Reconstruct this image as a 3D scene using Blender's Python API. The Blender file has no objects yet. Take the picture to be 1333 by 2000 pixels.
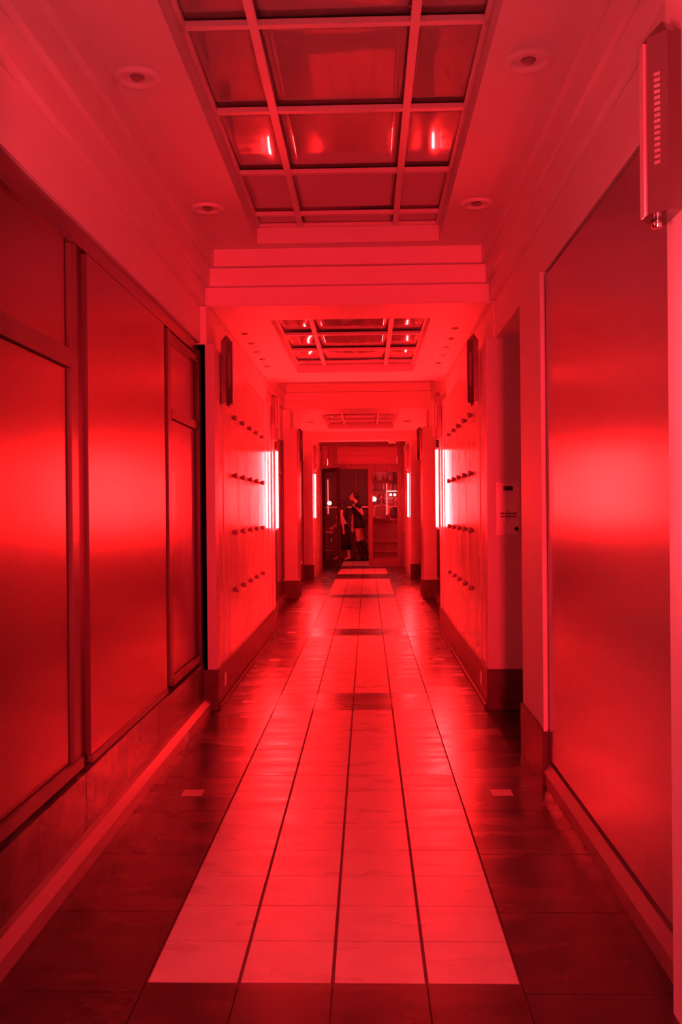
import bpy, bmesh, math, random
from mathutils import Vector, Matrix, noise
random.seed(7)
scene = bpy.context.scene
COL = scene.collection
S = 0.86                       # plan units -> metres (plan was measured in floor tiles)

# ------------------------------------------------------------------ camera
cam_d = bpy.data.cameras.new('camera'); cam = bpy.data.objects.new('camera', cam_d); COL.objects.link(cam)
cam_d.sensor_fit = 'VERTICAL'; cam_d.sensor_height = 36.0; cam_d.lens = 36.0 * 1841 / 2000
cam_d.clip_start = 0.05; cam_d.clip_end = 200
cam.location = (0.125 * S, 0, 1.516 * S)
YAW, PITCH, ROLL = 0.02797, -0.0015, 0.0090
cam.matrix_world = (Matrix.Translation(cam.location) @ Matrix.Rotation(YAW, 4, 'Z')
                    @ Matrix.Rotation(math.pi / 2 + PITCH, 4, 'X') @ Matrix.Rotation(-ROLL, 4, 'Z'))
scene.camera = cam

# ------------------------------------------------------------------ world, exposure
w = bpy.data.worlds.new('world'); scene.world = w; w.use_nodes = True
w.node_tree.nodes['Background'].inputs[0].default_value = (1.0, 0.04, 0.06, 1)
w.node_tree.nodes['Background'].inputs[1].default_value = 0.5
scene.view_settings.view_transform = 'Standard'
scene.view_settings.look = 'None'
scene.view_settings.exposure = 0.0
scene.view_settings.gamma = 1.0
scene.view_settings.use_curve_mapping = False
scene.cycles.max_bounces = 10
scene.cycles.diffuse_bounces = 5
scene.cycles.glossy_bounces = 5
scene.cycles.transparent_max_bounces = 12
scene.cycles.sample_clamp_indirect = 30.0
scene.cycles.caustics_reflective = True

RED = (1.0, 0.0135, 0.0145)      # the colour of the tubes' light
TUBE_POWER = 760.0
NEAR_RED = (1.0, 0.075, 0.105)
NEAR_POWER = 95.0
# added broad red fill behind the camera, lighting surfaces that face it
ld = bpy.data.lights.new('front_fill', 'AREA'); ld.shape = 'RECTANGLE'; ld.size = 0.45; ld.size_y = 2.0
ld.energy = 640.0; ld.color = (1.0, 0.008, 0.022)
lo = bpy.data.objects.new('front_fill', ld); COL.objects.link(lo)
lo.location = (0.58 * S, -5.0 * S, 1.75 * S); lo.rotation_euler = (math.pi / 2, 0, 0)

# ------------------------------------------------------------------ materials
MATS = {}
def mat(name, col, rough=0.5, metal=0.0, spec=0.5, bump=None, var=None, emit=None, coat=0.0, rvar=None):
    """bump=(scale xyz, strength, distance); var=(scale, darker colour, amount); rvar=(scale, lo, hi)"""
    if name in MATS: return MATS[name]
    m = bpy.data.materials.new(name); m.use_nodes = True
    nt = m.node_tree; N = nt.nodes; L = nt.links; b = N['Principled BSDF']
    b.inputs['Base Color'].default_value = (*col, 1)
    b.inputs['Roughness'].default_value = rough
    b.inputs['Metallic'].default_value = metal
    b.inputs['Specular IOR Level'].default_value = spec
    b.inputs['Coat Weight'].default_value = coat
    b.inputs['Coat Roughness'].default_value = 0.08
    geo = N.new('ShaderNodeNewGeometry')
    def noi(scale, detail=3):
        mp = N.new('ShaderNodeMapping'); mp.inputs['Scale'].default_value = scale if hasattr(scale, '__len__') else (scale,) * 3
        L.new(geo.outputs['Position'], mp.inputs['Vector'])
        n = N.new('ShaderNodeTexNoise'); n.inputs['Scale'].default_value = 1.0; n.inputs['Detail'].default_value = detail
        L.new(mp.outputs[0], n.inputs['Vector']); return n
    if var:
        n = noi(var[0], 5)
        mx = N.new('ShaderNodeMix'); mx.data_type = 'RGBA'
        mr = N.new('ShaderNodeMapRange'); mr.inputs[1].default_value = 0.35; mr.inputs[2].default_value = 0.65; mr.inputs[4].default_value = var[2]
        L.new(n.outputs['Fac'], mr.inputs[0]); L.new(mr.outputs[0], mx.inputs[0])
        mx.inputs[6].default_value = (*col, 1); mx.inputs[7].default_value = (*var[1], 1)
        L.new(mx.outputs[2], b.inputs['Base Color'])
    if rvar:
        n = noi(rvar[0], 4)
        mr = N.new('ShaderNodeMapRange'); mr.inputs[1].default_value = 0.35; mr.inputs[2].default_value = 0.65
        mr.inputs[3].default_value = rvar[1]; mr.inputs[4].default_value = rvar[2]
        L.new(n.outputs['Fac'], mr.inputs[0]); L.new(mr.outputs[0], b.inputs['Roughness'])
    if bump:
        n = noi(bump[0], 2)
        bp = N.new('ShaderNodeBump'); bp.inputs['Strength'].default_value = bump[1]; bp.inputs['Distance'].default_value = bump[2]
        L.new(n.outputs['Fac'], bp.inputs['Height']); L.new(bp.outputs[0], b.inputs['Normal'])
    if emit:
        b.inputs['Emission Color'].default_value = (*emit[0], 1); b.inputs['Emission Strength'].default_value = emit[1]
    MATS[name] = m; return m

def glass_mat(name, tint=(0.9, 0.85, 0.85), refl=0.12, rough=0.02):
    if name in MATS: return MATS[name]
    m = bpy.data.materials.new(name); m.use_nodes = True; nt = m.node_tree; N = nt.nodes; L = nt.links
    N.remove(N['Principled BSDF']); out = N['Material Output']
    t = N.new('ShaderNodeBsdfTransparent'); t.inputs[0].default_value = (*tint, 1)
    g = N.new('ShaderNodeBsdfGlossy'); g.inputs['Roughness'].default_value = rough; g.inputs['Color'].default_value = (0.6, 0.6, 0.6, 1)
    lw = N.new('ShaderNodeLayerWeight'); lw.inputs[0].default_value = 0.5
    f = N.new('ShaderNodeMath'); f.operation = 'POWER'; f.inputs[1].default_value = 4.0; L.new(lw.outputs['Facing'], f.inputs[0])
    ad = N.new('ShaderNodeMath'); ad.operation = 'MULTIPLY_ADD'; ad.inputs[1].default_value = 0.7; ad.inputs[2].default_value = refl * 0.5; ad.use_clamp = True
    mx = N.new('ShaderNodeMixShader')
    L.new(f.outputs[0], ad.inputs[0]); L.new(ad.outputs[0], mx.inputs[0]); L.new(t.outputs[0], mx.inputs[1]); L.new(g.outputs[0], mx.inputs[2])
    L.new(mx.outputs[0], out.inputs['Surface']); MATS[name] = m; return m

PLASTER = mat('white painted plaster', (0.80, 0.78, 0.76), 0.55, bump=((3, 3, 3), 0.05, 0.01))
STONE = mat('polished pale wall stone', (0.74, 0.70, 0.66), 0.22, spec=0.6, bump=((7, 7, 0.5), 0.10, 0.012), rvar=((5, 5, 0.7), 0.16, 0.30))
PIER = mat('painted pier', (0.62, 0.58, 0.55), 0.34, bump=((5, 5, 0.6), 0.05, 0.01))
SKIRT = mat('dark red granite skirting', (0.13, 0.07, 0.065), 0.42, spec=0.25, var=((14, 14, 14), (0.08, 0.04, 0.035), 0.8))
PANEL_L = mat('satin dark red wall panel', (0.28, 0.17, 0.165), 0.26, metal=0.7, spec=1.0)
PANEL_R = mat('satin pale wall panel', (0.33, 0.28, 0.27), 0.22, metal=0.25, spec=0.9, bump=((2.5, 2.5, 0.5), 0.04, 0.02))
FRAME = mat('black painted metal frame', (0.035, 0.028, 0.028), 0.35)
FRAME_R = mat('dark red painted metal frame', (0.14, 0.08, 0.075), 0.32)
TILE = mat('cream floor tile', (0.62, 0.55, 0.50), 0.24, spec=0.5, bump=((9, 30, 9), 0.10, 0.006), var=((6, 6, 6), (0.54, 0.47, 0.42), 0.8), rvar=((3, 9, 3), 0.26, 0.42))
SLAB = mat('dark polished floor stone', (0.055, 0.032, 0.030), 0.20, spec=0.6, bump=((5, 14, 5), 0.035, 0.006), var=((9, 9, 9), (0.030, 0.019, 0.018), 0.9), rvar=((2, 6, 2), 0.20, 0.32))
GROUT = mat('floor grout', (0.16, 0.09, 0.08), 0.8)
INLAY = mat('pale floor inlay', (0.60, 0.50, 0.46), 0.3)
COFFER = mat('glossy ceiling panel', (0.42, 0.38, 0.36), 0.03, spec=0.75, bump=((1.4, 1.4, 1.4), 0.10, 0.03), coat=0.4)
BAR = mat('painted ceiling grid', (0.78, 0.75, 0.73), 0.4)
STEEL = mat('brushed bronze', (0.27, 0.22, 0.21), 0.20, metal=0.9)
DARKMETAL = mat('dark hole metal', (0.06, 0.04, 0.04), 0.4, metal=0.6)
CHROME = mat('polished chrome', (0.8, 0.78, 0.78), 0.12, metal=1.0)
WOOD = mat('dark red stained wood', (0.14, 0.07, 0.065), 0.34, var=((30, 30, 2), (0.09, 0.04, 0.035), 0.8))
BLACK = mat('black plastic', (0.012, 0.010, 0.010), 0.35)
PLATE = mat('brushed steel plate', (0.80, 0.76, 0.74), 0.25, metal=0.1, spec=0.7)
MARKS = mat('dark printed marking', (0.14, 0.08, 0.08), 0.5)
TUBE = mat('red fluorescent tube', (0.9, 0.8, 0.8), 0.4, emit=(RED, TUBE_POWER))
TUBE_NEAR = mat('pinkish fluorescent tube', (0.9, 0.8, 0.8), 0.4, emit=(NEAR_RED, NEAR_POWER))
GLASS = glass_mat('door glass', refl=0.04)
ROOMWALL = mat('dark interior wall', (0.13, 0.065, 0.065), 0.6)
SKIN = mat('skin', (0.72, 0.50, 0.42), 0.5)
HAIR = mat('dark brown hair', (0.05, 0.022, 0.018), 0.45, bump=((60, 60, 4), 0.5, 0.01))
CLOTH_BLACK = mat('black cloth', (0.018, 0.014, 0.016), 0.75)
CLOTH_PALE = mat('pale cloth', (0.70, 0.60, 0.60), 0.8)
CLOTH_RED = mat('mid toned cloth', (0.40, 0.22, 0.22), 0.8)
LEATHER = mat('black leather', (0.02, 0.014, 0.014), 0.35)
LAMP = mat('glowing bar lamp', (0.9, 0.8, 0.8), 0.4, emit=((1.0, 0.32, 0.30), 5.0))
BOTTLE = mat('glossy bottle glass', (0.45, 0.20, 0.18), 0.08, spec=0.9)

# ------------------------------------------------------------------ helpers
def link(name, me, m=None, parent=None, loc=(0, 0, 0)):
    o = bpy.data.objects.new(name, me); COL.objects.link(o); o.location = loc
    if m is not None and me is not None and not me.materials: me.materials.append(m)
    if parent is not None: o.parent = parent
    return o
def tag(o, label=None, cat=None, group=None, kind=None):
    if label: o['label'] = label
    if cat: o['category'] = cat
    if group: o['group'] = group
    if kind: o['kind'] = kind
    return o
def thing(name, label, cat, loc=(0, 0, 0), rz=0, group=None):
    o = link(name, None, loc=loc); o.rotation_euler = (0, 0, rz); return tag(o, label, cat, group)
def struct(name, bm_or_none=None, m=None, loc=(0, 0, 0)):
    o = link(name, done(bm_or_none, name), m, loc=loc) if bm_or_none else link(name, None, loc=loc)
    o['kind'] = 'structure'; return o
def done(bm, name='mesh', smooth=False):
    bmesh.ops.recalc_face_normals(bm, faces=bm.faces)
    me = bpy.data.meshes.new(name); bm.to_mesh(me); bm.free()
    if smooth:
        for p in me.polygons: p.use_smooth = True
    return me
def add_box(bm, a, b, scale=S):
    """axis-aligned box between corners a and b, plan units"""
    x0, y0, z0 = (min(a[i], b[i]) * scale for i in range(3)); x1, y1, z1 = (max(a[i], b[i]) * scale for i in range(3))
    v = [bm.verts.new(p) for p in ((x0,y0,z0),(x1,y0,z0),(x1,y1,z0),(x0,y1,z0),(x0,y0,z1),(x1,y0,z1),(x1,y1,z1),(x0,y1,z1))]
    for f in ((0,3,2,1),(4,5,6,7),(0,1,5,4),(1,2,6,5),(2,3,7,6),(3,0,4,7)): bm.faces.new([v[i] for i in f])
def boxes(*prs):
    bm = bmesh.new()
    for a, b in prs: add_box(bm, a, b)
    return bm
BOXC = {}
def box(name, a, b, m, parent=None, bevel=0.0):
    """one box as one object with its origin at the middle of its underside; alike boxes share a mesh. plan units"""
    d = tuple(round(abs(b[i] - a[i]) * S, 4) for i in range(3)); key = (d, m.name, bevel)
    if key not in BOXC:
        bm = bmesh.new(); add_box(bm, (-d[0]/2, -d[1]/2, 0), (d[0]/2, d[1]/2, d[2]), 1)
        if bevel: bmesh.ops.bevel(bm, geom=bm.edges[:], offset=bevel, segments=1, affect='EDGES')
        me = done(bm, name); me.materials.append(m); BOXC[key] = me
    loc = Vector(((a[0]+b[0])/2*S, (a[1]+b[1])/2*S, min(a[2], b[2])*S))
    if parent is not None: loc = loc - Vector(parent.location)
    return link(name, BOXC[key], None, parent, loc)
def prism(bm, prof, y0, y1):
    """profile of (x, z) extruded along y, plan units"""
    A = [bm.verts.new((x*S, y0*S, z*S)) for x, z in prof]; B = [bm.verts.new((x*S, y1*S, z*S)) for x, z in prof]
    n = len(prof); bm.faces.new(A); bm.faces.new(B[::-1])
    for i in range(n): bm.faces.new([A[i], A[(i+1)%n], B[(i+1)%n], B[i]])
def lathe(prof, seg=24, axis='Z'):
    """(radius, height) profile in metres turned round z"""
    bm = bmesh.new(); rings = []
    for r, z in prof:
        rings.append([bm.verts.new((r*math.cos(t*2*math.pi/seg), r*math.sin(t*2*math.pi/seg), z)) for t in range(seg)] if r > 1e-6 else [bm.verts.new((0, 0, z))])
    for A, B in zip(rings, rings[1:]):
        for i in range(seg):
            j = (i+1) % seg
            if len(A) == 1 and len(B) == 1: continue
            if len(A) == 1: bm.faces.new([A[0], B[j], B[i]])
            elif len(B) == 1: bm.faces.new([A[i], A[j], B[0]])
            else: bm.faces.new([A[i], A[j], B[j], B[i]])
    return bm
def tube_along(pts, radii, seg=10, bm=None, close=True):
    bm = bm or bmesh.new(); rings = []
    pts = [Vector(p) for p in pts]
    for i, p in enumerate(pts):
        d = (pts[min(i+1, len(pts)-1)] - pts[max(i-1, 0)]).normalized()
        u = d.cross(Vector((0, 0, 1))); u = u.normalized() if u.length > 1e-3 else Vector((1, 0, 0)); v = d.cross(u).normalized()
        r = radii[i] if hasattr(radii, '__len__') else radii
        rx, ry = r if hasattr(r, '__len__') else (r, r)
        rings.append([bm.verts.new(p + u*math.cos(t*2*math.pi/seg)*rx + v*math.sin(t*2*math.pi/seg)*ry) for t in range(seg)])
    for A, B in zip(rings, rings[1:]):
        for i in range(seg): bm.faces.new([A[i], A[(i+1)%seg], B[(i+1)%seg], B[i]])
    if close: bm.faces.new(rings[0][::-1]); bm.faces.new(rings[-1])
    return bm

# ------------------------------------------------------------------ floor
floor = struct('floor', boxes(((-3.2, -3, -0.12), (3.6, 31.2, -0.008))), GROUT)
def tile_rows(name, m, x_edges, y0, y1, rows, gx=0.006, gy=0.0035, top=0.0):
    for r in range(rows):
        a = y0 + (y1 - y0) * r / rows; b = y0 + (y1 - y0) * (r + 1) / rows
        for x0, x1 in zip(x_edges, x_edges[1:]):
            box(name, (x0 + gx, a + gy, -0.012), (x1 - gx, b - gy, top), m, floor)
XE = [-0.603, -0.302, 0.0, 0.302, 0.603]
STRIPS = [(3.02, 7.17, 14), (7.82, 11.44, 12), (12.08, 16.3, 14), (17.0, 20.87, 13), (22.5, 24.6, 7), (25.7, 28.2, 8)]
for a, b, n in STRIPS: tile_rows('floor_tile', TILE, XE, a, b, n)
for a, b, n in [(2.36, 3.02, 1), (7.17, 7.82, 1), (11.44, 12.08, 1), (16.3, 17.0, 1), (20.87, 22.5, 2), (24.6, 25.7, 1)]:
    tile_rows('floor_stone', SLAB, XE, a, b, n, gx=0.003)
ROWS = 38; RY0, RY1 = 2.36, 25.1
tile_rows('floor_stone', SLAB, [-1.206, -0.603], RY0, RY1, ROWS, gx=0.003, gy=0.002)
tile_rows('floor_stone', SLAB, [0.603, 1.206], RY0, RY1, ROWS, gx=0.003, gy=0.002)
tile_rows('floor_stone', SLAB, [1.206, 1.809], 5.35, 7.7, 4, gx=0.003, gy=0.002)
for sx in (-1, 1): tile_rows('floor_stone', SLAB, [1.206, 1.40] if sx > 0 else [-1.40, -1.206], 12.0, 21.0, 15, gx=0.003)
tile_rows('floor_stone', SLAB, [-1.8, -1.2, -0.603], 25.1, 30.0, 8, gx=0.003)
tile_rows('floor_stone', SLAB, [0.603, 1.2, 1.8, 2.4], 25.1, 30.0, 8, gx=0.003)
tile_rows('floor_stone', SLAB, XE, 28.2, 30.0, 3, gx=0.003)
for y in (5.06, 7.48, 9.57, 11.75, 14.14, 16.6, 18.85, 21.25):
    for x in (-0.83, 0.83):
        box('inlay_tile', (x - 0.055, y - 0.055, -0.004), (x + 0.055, y + 0.055, 0.0012), INLAY, floor)

# ------------------------------------------------------------------ ceiling
ceiling = struct('ceiling', boxes(((-1.6, 1.4, 3.88), (1.9, 26.0, 3.98)), ((-3.2, 25.2, 3.3), (3.6, 31.2, 3.4))), PLASTER)
def ceil_with_hole(z, x0, x1, y0, y1, hx, hy0, hy1, depth):
    cl = boxes(((x0, y0, z), (-hx, y1, z + depth)), ((hx, y0, z), (x1, y1, z + depth)),
               ((-hx, y0, z), (hx, hy0, z + depth)), ((-hx, hy1, z), (hx, y1, z + depth)))
    return link('ceiling_surround', done(cl), PLASTER, ceiling)
def panel_mesh(w, l, amp, seed):
    """thin, slightly bowed glossy panel, metres, 1 cm thick"""
    bm = bmesh.new(); n = 10; g = {}
    for lvl in (0, 1):
        for i in range(n + 1):
            for j in range(n + 1):
                x = (i / n - .5) * w; y = (j / n - .5) * l
                e = math.sin(math.pi * i / n) * math.sin(math.pi * j / n)
                z = -amp * e * (0.6 + 0.8 * noise.noise(Vector((x * 1.6 + seed * 7.1, y * 1.6, seed))))
                g[lvl, i, j] = bm.verts.new((x, y, z + lvl * 0.008))
    for i in range(n):
        for j in range(n):
            bm.faces.new([g[0,i,j], g[0,i,j+1], g[0,i+1,j+1], g[0,i+1,j]]); bm.faces.new([g[1,i,j], g[1,i+1,j], g[1,i+1,j+1], g[1,i,j+1]])
    for k in range(n):
        bm.faces.new([g[0,k,0], g[0,k+1,0], g[1,k+1,0], g[1,k,0]]); bm.faces.new([g[0,k,n], g[1,k,n], g[1,k+1,n], g[0,k+1,n]])
        bm.faces.new([g[0,0,k], g[1,0,k], g[1,0,k+1], g[0,0,k+1]]); bm.faces.new([g[0,n,k], g[0,n,k+1], g[1,n,k+1], g[1,n,k]])
    return done(bm, 'ceiling_panel', True)
def coffer(z, hx, ys, amp, tilts={}):
    xs = [-hx, -0.35, 0.35, hx]; k = 0
    for j in range(len(ys) - 1):
        for i in range(3):
            k += 1
            w_, l_ = (xs[i+1] - xs[i]) * S - 0.01, (ys[j+1] - ys[j]) * S - 0.01
            o = link('ceiling_panel', panel_mesh(w_, l_, amp, k + z), COFFER, ceiling, ((xs[i]+xs[i+1])/2*S, (ys[j]+ys[j+1])/2*S, z*S))
            o.rotation_euler = (random.uniform(-.006, .006) + tilts.get((i, j), 0), random.uniform(-.006, .006), 0)
    for y in ys[1:-1]: box('grid_bar', (-hx, y - 0.018, z - 0.03), (hx, y + 0.018, z - 0.004), BAR, ceiling)
    for x in (-0.35, 0.35): box('grid_bar', (x - 0.02, ys[0], z - 0.032), (x + 0.02, ys[-1], z - 0.006), BAR, ceiling)
    for x in (-hx + 0.014, hx - 0.014): box('grid_bar', (x - 0.012, ys[0], z - 0.03), (x + 0.012, ys[-1], z - 0.004), BAR, ceiling)
    for y in (ys[0] + .012, ys[-1] - .012): box('grid_bar', (-hx, y - 0.01, z - 0.03), (hx, y + 0.01, z - 0.004), BAR, ceiling)
    box('coffer_lid', (-hx, ys[0], z + 0.06), (hx, ys[-1], z + 0.10), PLASTER, ceiling)

# first bay
ceil_with_hole(3.50, -1.6, 1.7, 2.81, 7.14, 0.672, 3.19, 6.97, 0.15)
coffer(3.645, 0.672, [3.19, 4.08, 4.96, 5.87, 6.69, 6.97], 0.004, {(i, j): 0.012 for i in range(3) for j in range(5)})
# second bay
ceil_with_hole(3.10, -1.3, 1.3, 7.22, 11.5, 0.665, 7.80, 10.8, 0.10)
coffer(3.20, 0.665, [7.80, 8.02, 8.88, 9.74, 10.55, 10.8], 0.008, {(i, j): 0.030 for i in range(3) for j in range(5)})
# third bay
ceil_with_hole(3.70, -1.7, 1.8, 11.5, 16.25, 0.90, 12.3, 15.85, 0.12)
box('coffer_lid', (-0.9, 12.3, 3.80), (0.9, 15.85, 3.83), BAR, ceiling)
# fourth bay
ceil_with_hole(3.28, -1.7, 1.8, 16.36, 21.05, 0.70, 17.25, 20.3, 0.12)
coffer(3.40, 0.70, [17.25, 17.6, 18.5, 19.4, 20.3], 0.012)
# entrance bays fore and aft
link('ceiling_surround', done(boxes(((-1.6, 1.4, 3.10), (1.7, 2.81, 3.88)), ((-1.7, 21.6, 3.42), (1.8, 25.2, 3.6)))), PLASTER, ceiling)

def beam(y, z0, zs, half_l, half_r, step_x, depth, name='ceiling_beam'):
    """stepped beam facing the camera: each step is a piece of its own, higher ones nearer"""
    for k, (za, zb) in enumerate(zip([z0] + zs, zs)):
        g = 0.004
        box('beam_step', (-(half_l - k*step_x), y - 0.045*k, za + g), (half_r - k*step_x, y + depth, zb), PLASTER, ceiling)
beam(7.20, 3.09, [3.23, 3.37, 3.50], 1.125, 1.095, 0.030, 0.10)
box('beam_core', (-1.15, 7.21, 3.09), (1.12, 7.26, 3.88), PLASTER, ceiling)
beam(16.30, 3.28, [3.42, 3.56, 3.70], 1.30, 1.27, 0.025, 0.10)
box('beam_core', (-1.7, 16.3, 3.285), (1.8, 16.37, 3.88), PLASTER, ceiling)
box('ceiling_beam', (-1.7, 21.05, 3.09), (1.8, 21.6, 3.42), PLASTER, ceiling)
box('beam_back', (-1.5, 11.5, 3.10), (1.5, 11.56, 3.70), PLASTER, ceiling)
box('beam_lip', (-1.0, 15.86, 3.68), (1.0, 15.90, 3.70), PLASTER, ceiling)
# stepped cornices running along the first and third bays
for y0, y1, xs, sgn, zz in ((2.81, 7.16, (1.02, 1.06, 1.10), -1, (3.50, 3.37, 3.23, 3.09)), (2.81, 7.16, (1.00, 1.035, 1.065), 1, (3.50, 3.37, 3.23, 3.09)),
                        (11.56, 16.28, (1.25, 1.275, 1.30), -1, (3.70, 3.56, 3.42, 3.28)), (11.56, 16.28, (1.22, 1.245, 1.27), 1, (3.70, 3.56, 3.42, 3.28))):
    for k, x in enumerate(xs):
        box('cornice_step', (sgn*x, y0, zz[k+1] + 0.003), (sgn*1.6, y1, zz[k]), PLASTER, ceiling)

# ------------------------------------------------------------------ left wall
wl = struct('wall_left', boxes(((-1.6, 2.81, 0), (-1.215, 7.2, 2.8)), ((-1.6, 2.81, 2.81), (-1.145, 7.2, 3.09)),
                               ((-1.5, 7.2, 0), (-1.11, 11.86, 2.80)), ((-1.5, 7.2, 2.80), (-1.10, 11.56, 3.10)),
                               ((-1.7, 11.86, 0), (-1.36, 16.3, 3.70)), ((-1.7, 17.0, 0), (-1.33, 21.0, 3.28)), ((-1.6, 1.4, 0), (-1.04, 2.81, 3.1)),
                               ((-1.7, 16.30, 2.95), (-1.20, 17.0, 3.28)), ((-1.7, 21.0, 3.09), (-1.13, 25.1, 3.42))), PLASTER)
# first bay: frames and big satin panels between floor curb and header
box('header_board', (-1.165, 2.81, 2.72), (-1.22, 7.2, 2.808), PANEL_L, wl)
box('storefront_panel', (-1.170, 2.85, 2.23), (-1.22, 4.02, 2.69), PANEL_L, wl)
box('storefront_panel', (-1.170, 2.85, 0.44), (-1.22, 4.02, 2.14), PANEL_L, wl)
box('transom_bar', (-1.150, 2.85, 2.145), (-1.22, 4.05, 2.225), FRAME_R, wl)
box('frame_rail', (-1.150, 2.85, 2.69), (-1.22, 4.08, 2.725), FRAME_R, wl)
box('mullion', (-1.185, 4.02, 0.38), (-1.22, 4.31, 2.72), FRAME, wl)
box('mullion', (-1.155, 4.06, 0.40), (-1.22, 4.15, 2.70), FRAME_R, wl)
box('storefront_panel', (-1.158, 4.31, 0.40), (-1.22, 5.96, 2.71), PANEL_L, wl)
box('mullion', (-1.185, 5.96, 0.38), (-1.22, 6.10, 2.72), FRAME, wl)
box('mullion', (-1.150, 6.03, 0.42), (-1.22, 6.13, 2.70), FRAME_R, wl)
box('frame_gap', (-1.180, 6.13, 0.42), (-1.22, 6.21, 2.62), BLACK, wl)
box('storefront_panel', (-1.170, 6.21, 2.20), (-1.22, 7.02, 2.64), PANEL_L, wl)
box('storefront_panel', (-1.170, 6.21, 0.44), (-1.22, 7.02, 2.13), PANEL_L, wl)
box('transom_bar', (-1.150, 6.15, 2.135), (-1.22, 7.06, 2.195), FRAME_R, wl)
box('frame_rail', (-1.150, 6.13, 2.64), (-1.22, 7.08, 2.69), FRAME_R, wl)
box('mullion', (-1.180, 7.02, 0.38), (-1.22, 7.10, 2.72), FRAME, wl)
box('mullion', (-1.140, 7.10, 0.36), (-1.22, 7.199, 2.74), FRAME, wl)
box('frame_sill', (-1.145, 2.85, 0.385), (-1.22, 4.16, 0.435), FRAME_R, wl)
box('frame_sill', (-1.150, 4.31, 0.365), (-1.22, 5.96, 0.398), FRAME_R, wl)
box('frame_sill', (-1.145, 6.10, 0.385), (-1.22, 7.08, 0.435), FRAME_R, wl)
GRAN_L = mat('red marble kick plate', (0.17, 0.10, 0.095), 0.24, var=((6, 6, 6), (0.10, 0.05, 0.045), 0.9))
for a, b in ((2.81, 4.15), (4.16, 5.60), (5.61, 7.19)): box('kick_plate', (-1.135, a, 0.09), (-1.22, b, 0.36), GRAN_L, wl)
bm = bmesh.new(); prism(bm, [(-1.20, 0), (-1.075, 0), (-1.075, 0.065), (-1.105, 0.105), (-1.20, 0.105)], 2.81, 7.19)
link('floor_curb', done(bm), mat('curb stone', (0.30, 0.19, 0.18), 0.28), wl)
box('curb_label', (-1.0765, 6.10, 0.015), (-1.071, 6.22, 0.06), PLASTER, wl)

# ------------------------------------------------------------------ right wall
wr = struct('wall_right', boxes(((1.03, 1.4, 0), (1.7, 2.85, 3.1)), ((1.16, 2.81, 0), (1.45, 5.14, 2.79)), ((1.105, 2.81, 2.81), (1.7, 7.2, 3.09)),
                                ((1.085, 5.19, 0), (1.35, 5.9, 2.81)), ((1.106, 7.2, 0), (2.3, 7.4, 2.81)), ((1.11, 7.4, 0), (1.5, 11.86, 2.80)),
                                ((1.10, 7.2, 2.81), (1.5, 11.56, 3.10)), ((1.35, 5.9, 2.81), (2.4, 7.2, 2.9)), ((2.1, 5.0, 0), (2.4, 7.4, 2.9)), ((1.35, 5.6, 0), (2.2, 5.9, 2.9)),
                                ((1.36, 11.86, 0), (1.8, 16.3, 3.70)), ((1.33, 17.0, 0), (1.8, 21.0, 3.28)),
                                ((1.20, 16.30, 2.95), (1.8, 17.0, 3.28)), ((1.13, 21.0, 3.09), (1.7, 25.1, 3.42))), PLASTER)
box('wall_panel', (1.105, 2.90, 0.155), (1.15, 5.169, 2.785), PANEL_R, wr, bevel=0.003)
box('shadow_gap', (1.135, 2.85, 0.10), (1.162, 5.13, 2.81), BLACK, wr)
bm = bmesh.new(); prism(bm, [(1.155, 0.0), (1.085, 0.0), (1.075, 0.085), (1.105, 0.128), (1.155, 0.128)], 2.82, 5.16)
link('floor_curb', done(bm), MATS['curb stone'], wr)
box('corner_bead', (1.078, 5.175, 0.30), (1.10, 5.26, 2.81), PLASTER, wr)
box('pier_skirting', (1.070, 5.18, 0), (1.12, 5.91, 0.31), SKIRT, wr)
box('recess_skirting', (1.12, 7.155, 0), (2.1, 7.21, 0.305), SKIRT, wr)

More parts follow.
